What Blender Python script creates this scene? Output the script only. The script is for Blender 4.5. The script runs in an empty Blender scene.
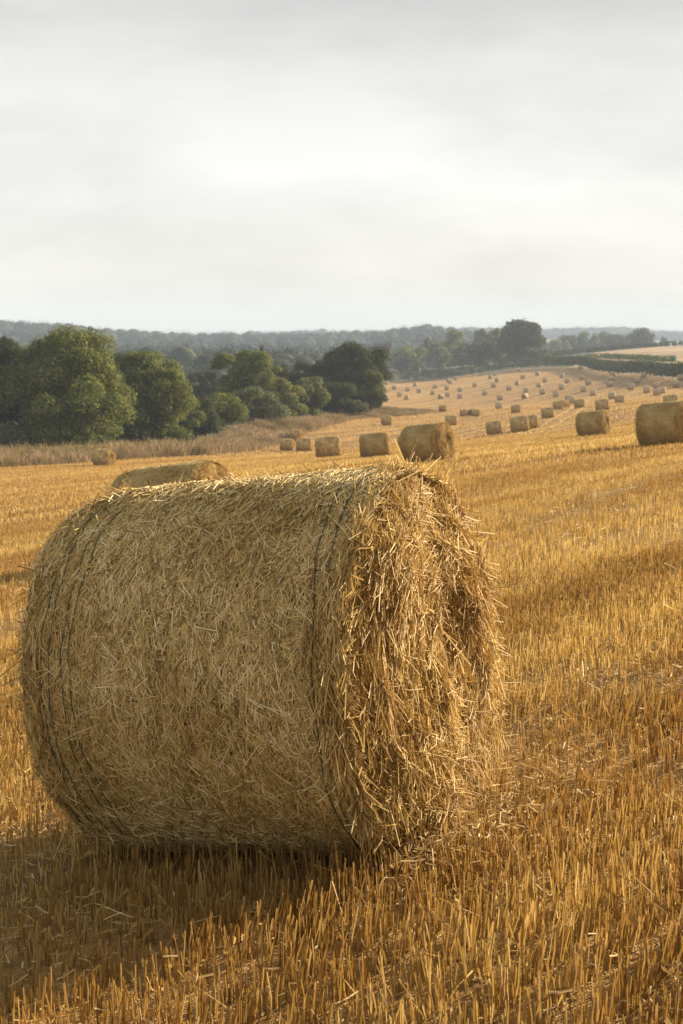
import bpy, math, random
import numpy as np
from mathutils import Matrix, Vector

rng = np.random.default_rng(7)
random.seed(7)
sc = bpy.context.scene
C = sc.collection
R_ = math.radians

# ------------------------------------------------------------------ camera geometry
FPX = 1422.0
HORIZON = 340.0
CAM_Z = 1.87
PITCH = math.atan((512 - HORIZON) / FPX)
cF = np.array([0, math.cos(PITCH), -math.sin(PITCH)])
cU = np.array([0, math.sin(PITCH), math.cos(PITCH)])
CAMP = np.array([0, 0, CAM_Z])


def ray(px, py):
    d = cF + np.array([1.0, 0, 0]) * (px - 341.5) / FPX + cU * (512 - py) / FPX
    return d / d[1]                       # one metre of depth (y)


def at(px, py, Y):
    return CAMP + ray(px, py) * Y


# ------------------------------------------------------------------ terrain
def plane_z(x, y):
    return 0.34 + 0.115 * x - 0.065 * y


CTRL = [(660, 441, 45), (595, 433.5, 83), (430, 459.5, 52), (376, 458, 80), (329, 458, 102), (520, 432.5, 145), (495, 435, 165),
        (304, 452, 150), (287, 450.5, 153), (104, 466, 118), (0, 470, 108), (200, 458, 128), (378, 420, 212), (386.5, 424.5, 200),
        (430, 418, 230), (452, 425.5, 205), (464, 416, 270), (443, 411.5, 320), (516, 413, 215), (548, 418, 185), (558.5, 409.5, 220),
        (603, 410.5, 165), (580, 408, 212), (620, 403, 240), (593, 396, 340), (657, 395, 280), (435, 388.4, 470), (447, 390, 450),
        (415, 386.4, 500), (386, 383.5, 560), (519, 370, 545), (580, 367.7, 480), (613, 375, 420), (644, 375.7, 375), (680, 379, 325),
        (509, 390, 420), (540, 387, 410), (460, 398.4, 400), (499, 408.5, 250), (50, 453, 138), (150, 448, 150), (250, 428, 185),
        (350, 413, 225), (385, 408, 236), (205, 402, 265), (683, 361, 480), (683, 345, 650), (600, 352, 650), (604, 354, 560),
        (450, 366, 700), (300, 374, 600), (200, 377, 520), (60, 380, 520), (-150, 385, 520), (-200, 478, 105), (-200, 455, 140),
        (850, 440, 45), (850, 385, 300), (850, 350, 600), (540, 358, 640)]
_pts = [at(*c) for c in CTRL]
_pts = [(p[0], p[1], p[2]) for p in _pts]
for gx in (-16, -5, 0, 5, 14):
    for gy in (-14, 0, 6, 14, 26):
        _pts.append((gx, gy, plane_z(gx, gy)))
_pts = np.array(_pts)
_S = 100.0


def _tps(d2):
    return np.where(d2 > 1e-12, 0.5 * d2 * np.log(np.maximum(d2, 1e-12)), 0.0)


_A = _pts[:, :2] / _S
_n = len(_A)
_K = _tps(((_A[:, None] - _A[None]) ** 2).sum(-1))
_lam = np.full(_n, 0.012)
_lam[len(CTRL):] = 0.0006
_K[np.arange(_n), np.arange(_n)] += _lam
_P = np.c_[np.ones(_n), _A]
_M = np.block([[_K, _P], [_P.T, np.zeros((3, 3))]])
_W = np.linalg.solve(_M, np.r_[_pts[:, 2], np.zeros(3)])


def smooth(a, b, x):
    t = np.clip((x - a) / (b - a), 0, 1)
    return t * t * (3 - 2 * t)


_sky_px = np.array([-400, 0, 40, 80, 120, 200, 300, 350, 400, 430, 470, 500, 560, 700, 1100.])
_sky_py = np.array([322, 322, 323, 327, 331, 334, 334, 333.5, 328, 326, 331, 336, 345, 352, 352.])


def far_z(x, y):
    px = 341.5 + FPX * x / np.maximum(y, 300)
    r1 = CAM_Z + (HORIZON - np.interp(px, _sky_px, _sky_py)) / FPX * 1450 - 11
    z = -15 + (r1 + 15) * smooth(820, 1450, y)
    z2 = 4 + 4 * np.sin(px / 70.0) + 2 * np.sin(px / 23.0)
    z = z + (z2 - z) * smooth(1600, 2600, y)
    return z


def ground(x, y):
    x = np.atleast_1d(np.asarray(x, float)); y = np.atleast_1d(np.asarray(y, float))
    out = np.empty(len(x))
    for s in range(0, len(x), 20000):
        q = np.c_[x[s:s + 20000], y[s:s + 20000]]
        qc = np.c_[np.clip(q[:, 0], -420, 420), np.clip(q[:, 1], -60, 760)] / _S
        k = _tps(((qc[:, None] - _A[None]) ** 2).sum(-1))
        z = k @ _W[:_n] + _W[_n] + qc @ _W[_n + 1:]
        z = np.clip(z, -30, 30)
        w = smooth(640, 860, q[:, 1])
        out[s:s + 20000] = z * (1 - w) + far_z(q[:, 0], q[:, 1]) * w
    return out


def g1(x, y):
    return float(ground(x, y)[0])


def hit(px, py, lo=2.0, hi=900.0):
    """first point where the line of sight meets the ground"""
    Y = np.geomspace(lo, hi, 1500)
    d = ray(px, py)
    z = CAM_Z + d[2] * Y - ground(d[0] * Y, Y)
    k = np.argmax(z <= 0)
    if z[k] > 0:
        k = len(Y) - 1
    y = Y[k]
    if k > 0:
        t = z[k - 1] / (z[k - 1] - z[k] + 1e-9)
        y = Y[k - 1] + (Y[k] - Y[k - 1]) * np.clip(t, 0, 1)
    return np.array([d[0] * y, y, g1(d[0] * y, y)])


# ------------------------------------------------------------------ object helpers
def np_mesh(name, V, F, mats, parent=None, smooth_=False, link=True, fmat=None):
    V = np.ascontiguousarray(V, np.float32)
    if not isinstance(F, (list, tuple)):
        F = [F]
    F = [np.ascontiguousarray(f, np.int32) for f in F if len(f)]
    m = bpy.data.meshes.new(name)
    m.vertices.add(len(V)); m.vertices.foreach_set('co', V.ravel())
    nl = sum(f.size for f in F); nf = sum(len(f) for f in F)
    m.loops.add(nl); m.polygons.add(nf)
    m.loops.foreach_set('vertex_index', np.concatenate([f.ravel() for f in F]))
    tot = np.concatenate([np.full(len(f), f.shape[1], np.int32) for f in F])
    m.polygons.foreach_set('loop_start', np.r_[0, np.cumsum(tot)[:-1]].astype(np.int32))
    m.polygons.foreach_set('loop_total', tot)
    m.polygons.foreach_set('use_smooth', np.full(nf, smooth_, bool))
    for mt in (mats if isinstance(mats, (list, tuple)) else [mats]):
        m.materials.append(mt)
    if fmat is not None:
        m.polygons.foreach_set('material_index', np.asarray(fmat, np.int32))
    m.update(calc_edges=True)
    o = bpy.data.objects.new(name, m)
    if link:
        C.objects.link(o)
    if parent is not None:
        o.parent = parent
    return o


def tag(o, label=None, cat=None, group=None, kind=None):
    if label: o['label'] = label
    if cat: o['category'] = cat
    if group: o['group'] = group
    if kind: o['kind'] = kind
    return o


def empty(name, loc=(0, 0, 0)):
    o = bpy.data.objects.new(name, None)
    o.empty_display_size = 0.3
    C.objects.link(o); o.location = loc
    return o


def copy_tree(o, parent=None):
    c = o.copy(); C.objects.link(c)
    if parent is not None: c.parent = parent
    for ch in list(o.children):
        copy_tree(ch, c)
    return c


def join(parts):
    """[(V, [F...]), ...] -> V, {n: F}"""
    Vs, Fs, k = [], {}, 0
    for V, F in parts:
        for f in (F if isinstance(F, (list, tuple)) else [F]):
            Fs.setdefault(f.shape[1], []).append(np.asarray(f) + k)
        Vs.append(V); k += len(V)
    return np.concatenate(Vs), [np.concatenate(v) for v in Fs.values()]


def unit(v):
    return v / np.maximum(np.linalg.norm(v, axis=-1, keepdims=True), 1e-9)


def strands(P, T, N, L, Wd, bend):
    """bent straws with a raised middle: 3 x 3 vertices each"""
    T = unit(T); B = unit(np.cross(T, N)); N = unit(np.cross(B, T))
    L = L[:, None]; Wd = Wd[:, None]; bend = bend[:, None]
    rows = []
    for s, h in ((-.5, 0), (0.05, 1), (.5, 0)):
        c = P + T * L * s + N * bend * h
        rows += [c - B * Wd / 2 - N * Wd * .3, c + N * Wd * .25, c + B * Wd / 2 - N * Wd * .3]
    V = np.stack(rows, 1).reshape(-1, 3)
    q = np.array([[0, 1, 4, 3], [1, 2, 5, 4], [3, 4, 7, 6], [4, 5, 8, 7]])
    F = (np.arange(len(P))[:, None, None] * 9 + q[None]).reshape(-1, 4)
    return V, F


def tube(path, r, sides=6, closed=False):
    path = np.asarray(path, float); n = len(path)
    t = np.roll(path, -1, 0) - np.roll(path, 1, 0)
    if not closed:
        t[0] = path[1] - path[0]; t[-1] = path[-1] - path[-2]
    t = unit(t)
    ref = np.array([0.31, 0.17, 0.93]) if abs(t[:, 2]).mean() < .8 else np.array([1., .1, 0])
    b = unit(np.cross(t, ref)); c = np.cross(b, t)
    a = np.linspace(0, 2 * np.pi, sides, endpoint=False)
    r = np.broadcast_to(np.asarray(r, float), (n,))
    V = (path[:, None] + r[:, None, None] * (np.cos(a)[None, :, None] * b[:, None] + np.sin(a)[None, :, None] * c[:, None])).reshape(-1, 3)
    i = np.arange(n if closed else n - 1)[:, None]; j = np.arange(sides)[None]
    i2 = (i + 1) % n; j2 = (j + 1) % sides
    F = np.stack([i * sides + j + 0 * j2, i * sides + j2, i2 * sides + j2, i2 * sides + j + 0 * j2], -1).reshape(-1, 4)
    return V, F


def grid_faces(nu, nv, wrap=False):
    i = np.arange(nu - 1)[:, None]; j = np.arange(nv if wrap else nv - 1)[None]
    j2 = (j + 1) % nv
    return np.stack([i * nv + j, (i + 1) * nv + j, (i + 1) * nv + j2, i * nv + j2 + 0 * i], -1).reshape(-1, 4)


class Waves:
    """smooth pseudo noise: a sum of random sine waves"""
    def __init__(self, dim, freq, n=14, seed=0):
        r = np.random.default_rng(seed)
        self.k = r.normal(0, 1, (n, dim)) * freq * 2
        self.p = r.uniform(0, 6.28, n)
        self.a = 1 / math.sqrt(n / 2)
    def __call__(self, X):
        return np.sin(X @ self.k.T + self.p).sum(-1) * self.a


# ------------------------------------------------------------------ materials
ROW_ANG = math.atan2(.8, .6)            # direction the combine drove, from +x


def new_mat(name):
    m = bpy.data.materials.new(name); m.use_nodes = True
    nt = m.node_tree; nt.nodes.clear()
    return m, nt, nt.nodes.new('ShaderNodeOutputMaterial')


def ramp(nt, cols, fac, interp='LINEAR'):
    r = nt.nodes.new('ShaderNodeValToRGB'); r.color_ramp.interpolation = interp
    e = r.color_ramp.elements
    while len(e) < len(cols): e.new(0.5)
    for k, (p, c) in enumerate(cols):
        e[k].position = p; e[k].color = (*c, 1)
    nt.links.new(fac, r.inputs[0])
    return r.outputs[0]


def noise(nt, scale, detail=4, vec=None, rough=.55):
    n = nt.nodes.new('ShaderNodeTexNoise'); n.inputs['Scale'].default_value = scale
    n.inputs['Detail'].default_value = detail; n.inputs['Roughness'].default_value = rough
    if vec is not None: nt.links.new(vec, n.inputs['Vector'])
    return n.outputs['Fac']


def mixc(nt, a, b, fac, mode='MIX'):
    n = nt.nodes.new('ShaderNodeMix'); n.data_type = 'RGBA'; n.blend_type = mode
    for s, v in ((n.inputs[6], a), (n.inputs[7], b), (n.inputs[0], fac)):
        if hasattr(v, 'node'): nt.links.new(v, s)
        elif isinstance(v, tuple): s.default_value = (*v, 1)
        else: s.default_value = v
    return n.outputs[2]


def island_mat(name, cols, rough=.6, transl=0.0, spec=.3, patch=None, patch_scale=1.0, obj_var=0.0, tscale=1.0, row=False):
    """colour differs from piece to piece (one leaf, one straw)"""
    m, nt, out = new_mat(name)
    g = nt.nodes.new('ShaderNodeNewGeometry')
    col = ramp(nt, cols, g.outputs['Random Per Island'])
    if patch:
        tc = nt.nodes.new('ShaderNodeTexCoord')
        pv_ = tc.outputs['Object']
        if row:
            m1 = nt.nodes.new('ShaderNodeMapping'); m1.inputs['Rotation'].default_value = (0, 0, -ROW_ANG)
            m2 = nt.nodes.new('ShaderNodeMapping'); m2.inputs['Scale'].default_value = (.05, 1, 1)
            nt.links.new(pv_, m1.inputs[0]); nt.links.new(m1.outputs[0], m2.inputs[0]); pv_ = m2.outputs[0]
        nz = noise(nt, patch_scale, 3, pv_)
        f = ramp(nt, [(.42, (0, 0, 0)), (.58, (1, 1, 1))] if row else [(.38, (0, 0, 0)), (.62, (1, 1, 1))], nz)
        col = mixc(nt, col, patch, f, 'MULTIPLY')
    if obj_var:
        oi = nt.nodes.new('ShaderNodeObjectInfo')
        hs = nt.nodes.new('ShaderNodeHueSaturation')
        mr = nt.nodes.new('ShaderNodeMapRange'); mr.inputs[3].default_value = 1 - obj_var; mr.inputs[4].default_value = 1 + obj_var
        nt.links.new(oi.outputs['Random'], mr.inputs[0]); nt.links.new(mr.outputs[0], hs.inputs['Value'])
        nt.links.new(col, hs.inputs['Color']); col = hs.outputs[0]
    p = nt.nodes.new('ShaderNodeBsdfPrincipled')
    p.inputs['Roughness'].default_value = rough; p.inputs['Specular IOR Level'].default_value = spec
    nt.links.new(col, p.inputs['Base Color'])
    sh = p.outputs[0]
    if transl:
        t = nt.nodes.new('ShaderNodeBsdfTranslucent')
        if tscale != 1.0:
            nt.links.new(mixc(nt, col, (tscale, tscale, tscale * .8), 1.0, 'MULTIPLY'), t.inputs[0])
        else:
            nt.links.new(col, t.inputs[0])
        mx = nt.nodes.new('ShaderNodeMixShader'); mx.inputs[0].default_value = transl
        nt.links.new(sh, mx.inputs[1]); nt.links.new(t.outputs[0], mx.inputs[2]); sh = mx.outputs[0]
    nt.links.new(sh, out.inputs[0])
    return m


def solid_mat(name, cols, scale, rough=.8, bump=0.0, bump_scale=None, coords='Object', stretch=None):
    m, nt, out = new_mat(name)
    tc = nt.nodes.new('ShaderNodeTexCoord'); vec = tc.outputs[coords]
    if stretch:
        mp = nt.nodes.new('ShaderNodeMapping'); mp.inputs['Scale'].default_value = stretch
        nt.links.new(vec, mp.inputs[0]); vec = mp.outputs[0]
    nz = noise(nt, scale, 6, vec, .65)
    p = nt.nodes.new('ShaderNodeBsdfPrincipled'); p.inputs['Roughness'].default_value = rough
    p.inputs['Specular IOR Level'].default_value = .2
    nt.links.new(ramp(nt, cols, nz), p.inputs['Base Color'])
    if bump:
        b = nt.nodes.new('ShaderNodeBump'); b.inputs['Strength'].default_value = bump; b.inputs['Distance'].default_value = .03
        nt.links.new(noise(nt, bump_scale or scale * 3, 5, vec, .7), b.inputs['Height']); nt.links.new(b.outputs[0], p.inputs['Normal'])
    nt.links.new(p.outputs[0], out.inputs[0])
    return m


M_side = island_mat('baled_straw', [(0, (.23, .14, .042)), (.3, (.52, .37, .135)), (.7, (.80, .62, .265)), (1, (.94, .81, .50))], .6, .0, .22, (.76, .70, .60), 2.6)
M_face = island_mat('loose_straw', [(0, (.33, .20, .062)), (.35, (.60, .42, .14)), (.75, (.80, .61, .235)), (1, (.93, .79, .45))], .55, .36, .28, (.74, .66, .56), 3.0)
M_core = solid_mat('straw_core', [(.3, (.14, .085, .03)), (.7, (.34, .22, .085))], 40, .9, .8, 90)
M_net = island_mat('net_thread', [(0, (.40, .30, .13)), (1, (.60, .47, .24))], .7, 0, .15)
M_twine = solid_mat('green_twine', [(.3, (.03, .045, .028)), (.7, (.07, .09, .052))], 60, .5)
M_stub = island_mat('stubble_straw', [(0, (.28, .17, .05)), (.3, (.51, .335, .095)), (.75, (.71, .495, .155)), (1, (.84, .67, .31))], .55, .30, .28, (.64, .55, .46), .55, row=True)
M_litter = island_mat('chaff_straw', [(0, (.28, .175, .06)), (.5, (.50, .34, .125)), (1, (.74, .58, .31))], .6, .2, .2)
M_tall = island_mat('dry_grass', [(0, (.16, .105, .06)), (.5, (.38, .27, .155)), (.9, (.50, .37, .22)), (1, (.24, .22, .09))], .7, .25, .2, (.80, .84, .62), .06)
M_bark = solid_mat('bark', [(.3, (.035, .026, .018)), (.7, (.11, .085, .06))], 6, .9, .6, 20, stretch=(1, 1, .25))
M_dead = solid_mat('bleached_wood', [(.3, (.035, .03, .027)), (.7, (.09, .078, .066))], 6, .9)
M_post = solid_mat('weathered_post_wood', [(.3, (.32, .30, .27)), (.7, (.52, .50, .46))], 8, .8)


def leaf_mat(name, d, m_, l, tr=.32):
    return island_mat(name, [(0, d), (.55, m_), (1, l)], .7, tr, .12, (.70, .80, .66), .35, .10, 1.3)


M_leaf = {'olive': leaf_mat('olive_leaf', (.056, .070, .013), (.155, .172, .038), (.28, .27, .075)),
          'dark': leaf_mat('dark_leaf', (.028, .037, .011), (.055, .066, .019), (.095, .098, .032)),
          'yellow': leaf_mat('yellow_green_leaf', (.08, .088, .018), (.18, .18, .04), (.28, .26, .075)),
          'grey': leaf_mat('grey_green_leaf', (.07, .08, .038), (.135, .148, .07), (.21, .21, .11)),
          'copper': leaf_mat('copper_leaf', (.05, .028, .022), (.085, .05, .038), (.12, .075, .05))}
M_woods = island_mat('woodland_leaf', [(0, (.022, .030, .018)), (.6, (.038, .048, .026)), (1, (.062, .07, .038))], .8, .1, .1)



def field_mat(name, cols, swath=True):
    m, nt, out = new_mat(name)
    tc = nt.nodes.new('ShaderNodeTexCoord')
    mp = nt.nodes.new('ShaderNodeMapping'); mp.vector_type = 'POINT'
    mp.inputs['Rotation'].default_value = (0, 0, -ROW_ANG)
    nt.links.new(tc.outputs['Object'], mp.inputs[0])
    st = nt.nodes.new('ShaderNodeMapping'); st.inputs['Scale'].default_value = (.035, 1, 1)
    nt.links.new(mp.outputs[0], st.inputs[0])
    fine = noise(nt, 9, 6, tc.outputs['Object'], .7)
    col = ramp(nt, cols, fine)
    # passes of the combine: long bands along the rows, lighter where straw lay
    band = noise(nt, .55, 3, st.outputs[0], .6)
    col = mixc(nt, col, (.62, .60, .58), ramp(nt, [(.40, (1, 1, 1)), (.58, (0, 0, 0))], band), 'MULTIPLY')
    band2 = noise(nt, 1.7, 2, st.outputs[0], .5)
    col = mixc(nt, col, (.66, .49, .25), ramp(nt, [(.60, (0, 0, 0)), (.72, (.55, .55, .55))], band2))
    big = noise(nt, .018, 3, tc.outputs['Object'], .5)
    col = mixc(nt, col, (.80, .80, .82), ramp(nt, [(.38, (1, 1, 1)), (.6, (0, 0, 0))], big), 'MULTIPLY')
    p = nt.nodes.new('ShaderNodeBsdfPrincipled'); p.inputs['Roughness'].default_value = .75; p.inputs['Specular IOR Level'].default_value = .15
    nt.links.new(col, p.inputs['Base Color'])
    b = nt.nodes.new('ShaderNodeBump'); b.inputs['Strength'].default_value = .8; b.inputs['Distance'].default_value = .12
    nt.links.new(noise(nt, 14, 4, tc.outputs['Object'], .75), b.inputs['Height'])
    nt.links.new(b.outputs[0], p.inputs['Normal'])
    nt.links.new(p.outputs[0], out.inputs[0])
    return m


M_field = field_mat('stubble_ground', [(.25, (.24, .135, .043)), (.5, (.43, .255, .082)), (.75, (.58, .37, .135))])
M_field2 = field_mat('pale_field_ground', [(.25, (.36, .25, .14)), (.5, (.46, .33, .19)), (.75, (.54, .40, .24))])
M_meadow = solid_mat('meadow_ground', [(.3, (.05, .055, .022)), (.7, (.12, .11, .05))], .08, .9, coords='Object')

# ------------------------------------------------------------------ world, sun, camera
SUN_AZ, SUN_EL = R_(55), R_(22)
S = Vector((math.cos(SUN_EL) * math.sin(SUN_AZ), math.cos(SUN_EL) * math.cos(SUN_AZ), math.sin(SUN_EL)))
w = bpy.data.worlds.new('World'); sc.world = w; w.use_nodes = True
nt = w.node_tree; nt.nodes.clear()
wo = nt.nodes.new('ShaderNodeOutputWorld'); bg = nt.nodes.new('ShaderNodeBackground'); bg.inputs[1].default_value = 0.1
sky = nt.nodes.new('ShaderNodeTexSky'); sky.sky_type = 'NISHITA'; sky.sun_disc = False
sky.sun_elevation = SUN_EL; sky.sun_rotation = SUN_AZ; sky.dust_density = 3.0
tc = nt.nodes.new('ShaderNodeTexCoord')
sep = nt.nodes.new('ShaderNodeSeparateXYZ'); nt.links.new(tc.outputs['Generated'], sep.inputs[0])
mr = nt.nodes.new('ShaderNodeMapRange'); mr.inputs[1].default_value = 0; mr.inputs[2].default_value = 1
nt.links.new(sep.outputs['Z'], mr.inputs[0])
K = 10.0 * .425
def g(v, wr=1.0, wb=1.0): return (v * K * wr, v * K, v * K * wb)
cloud = ramp(nt, [(0.0, g(.78, 1.10, .86)), (.05, g(.83, 1.055, .91)), (.10, g(.90, 1.015, .96)), (.15, g(.80, 1.005, .965)), (.24, g(.59, 1.01, .965)), (.42, g(.56, 1, 1.0)), (1.0, g(.48, .99, 1.03))], mr.outputs[0])
# soft stretched cloud bands
mp = nt.nodes.new('ShaderNodeMapping'); mp.inputs['Scale'].default_value = (1.0, 1.0, 3.4); mp.inputs['Rotation'].default_value = (0, R_(4), 0)
nt.links.new(tc.outputs['Generated'], mp.inputs[0])
n1 = noise(nt, 3.3, 7, mp.outputs[0], .58)
cl = ramp(nt, [(.33, (.83, .83, .83)), (.48, (.96, .96, .96)), (.62, (1.09, 1.09, 1.085))], n1)
cloud = mixc(nt, cloud, cl, 1.0, 'MULTIPLY')
nt.links.new(mixc(nt, sky.outputs[0], cloud, .95), bg.inputs[0])
nt.links.new(bg.outputs[0], wo.inputs[0])

sl = bpy.data.lights.new('sun', 'SUN'); sl.energy = 5.0; sl.angle = R_(.9); sl.color = (1.0, .83, .60)
so = bpy.data.objects.new('sun', sl); C.objects.link(so)
so.rotation_euler = S.to_track_quat('Z', 'Y').to_euler(); so.location = S * 60

cam = bpy.data.cameras.new('camera'); co = bpy.data.objects.new('camera', cam); C.objects.link(co)
co.location = CAMP; co.rotation_euler = (math.pi / 2 - PITCH, 0, 0)
cam.sensor_fit = 'VERTICAL'; cam.sensor_height = 36; cam.lens = 36 * FPX / 1024
cam.clip_start = .05; cam.clip_end = 12000
cam.dof.use_dof = True; cam.dof.focus_distance = 5.0; cam.dof.aperture_fstop = 11
sc.camera = co
sc.view_settings.view_transform = 'Standard'; sc.view_settings.look = 'None'; sc.view_settings.gamma = 1; sc.view_settings.exposure = 1.32
sc.cycles.use_denoising = True
sc.cycles.max_bounces = 8; sc.cycles.diffuse_bounces = 4; sc.cycles.transmission_bounces = 6; sc.cycles.volume_bounces = 1
sc.cycles.transparent_max_bounces = 8

# ------------------------------------------------------------------ outlines measured on the photograph, laid on the ground
def gline(pts, Ys=None):
    if Ys is None:
        return np.array([hit(*p) for p in pts])
    return np.array([[at(p[0], p[1], y)[0], y, g1(at(p[0], p[1], y)[0], y)] for p, y in zip(pts, Ys)])


strip_front = gline([(-200, 479), (-60, 473), (0, 470), (60, 468), (104, 465), (160, 461), (200, 458), (240, 452), (278, 444), (320, 432), (349, 421.5), (378, 419.5), (405, 419), (430, 417)],
                    [101, 110, 115, 120, 126, 132, 136, 147, 166, 192, 212, 219, 227, 236])
strip_back = gline([(-200, 460), (-60, 456), (0, 454), (60, 452.5), (104, 451), (160, 445), (200, 438), (240, 428), (278, 420), (320, 415), (349, 412), (385, 404), (405, 404), (432, 412)],
                   [132, 136, 138, 142, 146, 154, 162, 180, 200, 214, 224, 262, 268, 246])
hedge_px = [(372, 385), (400, 383), (430, 380.5), (455, 377.5), (480, 374.8), (520, 370), (550, 368), (580, 366.8), (613, 373), (644, 374.8), (683, 379), (740, 384)]
hedge_Y = [572, 566, 562, 558, 556, 550, 525, 485, 424, 378, 332, 290]
hedge_line = gline(hedge_px, hedge_Y)

# ------------------------------------------------------------------ ground sheet, split into the fields and the meadow beyond
az = np.r_[np.linspace(-180, -30, 40)[:-1], np.linspace(-30, -18, 60)[:-1], np.linspace(-18, 18, 360)[:-1], np.linspace(18, 30, 50)[:-1], np.linspace(30, 180, 40)]
rad = np.r_[.02, np.geomspace(.6, 900, 300), np.geomspace(930, 4200, 60)]
A_, Rr = np.meshgrid(np.radians(az), rad, indexing='ij')
gx_, gy_ = (Rr * np.sin(A_)).ravel(), (Rr * np.cos(A_)).ravel()
gz_ = ground(gx_, gy_)
_w1 = Waves(2, 1.1, 12, 3); _w2 = Waves(2, 4.0, 12, 4)
XY = np.c_[gx_, gy_]
nearf = 1 - smooth(40, 90, np.hypot(gx_, gy_))
gz_ += nearf * (.018 * _w1(XY) + .008 * _w2(XY))
GV = np.c_[gx_, gy_, gz_]
GF = grid_faces(len(az), len(rad))[:, ::-1]
cen = GV[GF].mean(1)
fb = np.r_[[[-70, 60]], strip_front[:, :2]]


def left_of(line, P):
    """signed side and distance to a polyline (positive: to the left walking along it)"""
    best = np.full(len(P), 1e18); side = np.zeros(len(P))
    for a, b in zip(line[:-1], line[1:]):
        ab = b - a; t = np.clip(((P - a) @ ab) / (ab @ ab), 0, 1)
        d = ((P - a - t[:, None] * ab) ** 2).sum(1)
        s = ab[0] * (P - a)[:, 1] - ab[1] * (P - a)[:, 0]
        k = d < best; best[k] = d[k]; side[k] = s[k]
    return np.sign(side) * np.sqrt(best)


field_poly = np.r_[[[-200, -4300], [-120, -60], [-70, 40]], strip_front[:, :2], [[15, 246], [9.0, 268], [10.0, 330], [12, 420], [15, 540]], hedge_line[:, :2], [[200, 240], [420, 150], [4300, -200], [4300, -4300]]]


def inside(poly, P):
    r = np.zeros(len(P), bool)
    for a, b in zip(poly, np.roll(poly, -1, 0)):
        c = ((a[1] > P[:, 1]) != (b[1] > P[:, 1]))
        r ^= c & (P[:, 0] < (b[0] - a[0]) * (P[:, 1] - a[1]) / (b[1] - a[1] + 1e-12) + a[0])
    return r


pxc = 341.5 + FPX * cen[:, 0] / np.maximum(cen[:, 1], 1)
in_field = inside(field_poly, cen[:, :2])
f2 = (~in_field) & (cen[:, 1] > 330) & (cen[:, 1] < 760) & (cen[:, 0] > 75) & (cen[:, 0] < 420) & (cen[:, 0] > 75 + (cen[:, 1] - 480) * .25)
for nm, sel, mt in (('stubble_field', in_field, M_field), ('far_field', f2, M_field2), ('meadow', ~in_field & ~f2, M_meadow)):
    F = GF[sel]; u, inv = np.unique(F, return_inverse=True)
    o = np_mesh(nm, GV[u], inv.reshape(F.shape), mt, smooth_=True)
    tag(o, kind='structure')

M_track = solid_mat('flattened_straw', [(.3, (.38, .24, .088)), (.7, (.54, .36, .15))], 1.2, .8, .5, 8)
M_turf = solid_mat('bare_headland', [(.3, (.21, .165, .105)), (.7, (.34, .27, .175))], .25, .9, .5, 2)


def ribbon(name, A, B, mat, lift, n_across=4, step=3.0):
    """a strip of ground between two lines, following the terrain"""
    def res(Lw, m):
        d = np.r_[0, np.cumsum(np.linalg.norm(np.diff(Lw, axis=0), axis=1))]
        t = np.linspace(0, d[-1], m)
        return np.c_[np.interp(t, d, Lw[:, 0]), np.interp(t, d, Lw[:, 1])]
    m = max(4, int(np.linalg.norm(np.diff(A, axis=0), axis=1).sum() / step))
    a, b = res(A, m), res(B, m)
    t = np.linspace(0, 1, n_across + 1)
    XY = (a[:, None] * (1 - t[None, :, None]) + b[:, None] * t[None, :, None]).reshape(-1, 2)
    V = np.c_[XY, ground(XY[:, 0], XY[:, 1]) + lift]
    return tag(np_mesh(name, V, grid_faces(m, n_across + 1), mat, smooth_=True), kind='structure')


track_mid = np.array([hit(*p)[:2] for p in [(536, 431), (552, 424), (565, 416), (575, 409.5), (584, 404.5), (594, 401), (606, 398.5)]])
tn = np.gradient(track_mid, axis=0); tn = np.c_[-tn[:, 1], tn[:, 0]] / np.linalg.norm(tn, axis=1)[:, None]
for off in (-1.0, 1.0):
    ribbon('wheel_track', track_mid + tn * (off - .24), track_mid + tn * (off + .24), M_track, .05, 2, 2.0)
hl = hedge_line[4:, :2]
hn = np.array([[0.0, -1.0]])
hw = np.array([6, 10, 15, 34, 26, 20, 14, 10])[:, None]
ribbon('headland', hl, hl + hn * hw, M_turf, .08, 10, 3.0)

# ------------------------------------------------------------------ straw bale
RAD, LEN = 0.692, 1.29


def r_side(x, th):
    e = np.abs(x) / (LEN / 2)
    q = np.stack([np.cos(th) * RAD, np.sin(th) * RAD, x], -1)
    return RAD * (1 - .022 * e ** 6) + .010 * _bw1(q) + .005 * _bw2(q)


_bw1 = Waves(3, 2.2, 14, 11); _bw2 = Waves(3, 7.0, 14, 12); _fw = Waves(2, 3.2, 14, 13); _fw2 = Waves(2, 9.0, 14, 14)


def face_h(y, z, rough=1.0):
    """how far the end stands out at (y, z) from the axis"""
    r = np.hypot(y, z); t = np.arctan2(z, y); q = np.stack([y, z], -1)
    h = .075 * (1 - (r / RAD) ** 2.4)
    h = h + rough * (.009 * np.sin(2 * np.pi * (r / .105 + t / (2 * np.pi)) + 1.3 * _fw(q)) + .022 * _fw(q) + .010 * _fw2(q))
    h = h - .085 * np.exp(-((y - .02) / .065) ** 2 - ((z - .04) / .24) ** 2) * rough
    h = h + .04 * np.exp(-((y + .12) / .09) ** 2 - ((z - .1) / .22) ** 2) * rough
    return h - .035 * smooth(.86, 1.0, r / RAD)


def bale_local(x, r, th):
    # axis along x, th = 0 towards +y, base of the drum at z = 0
    return np.stack([x, r * np.cos(th), RAD + r * np.sin(th)], -1)


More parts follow.
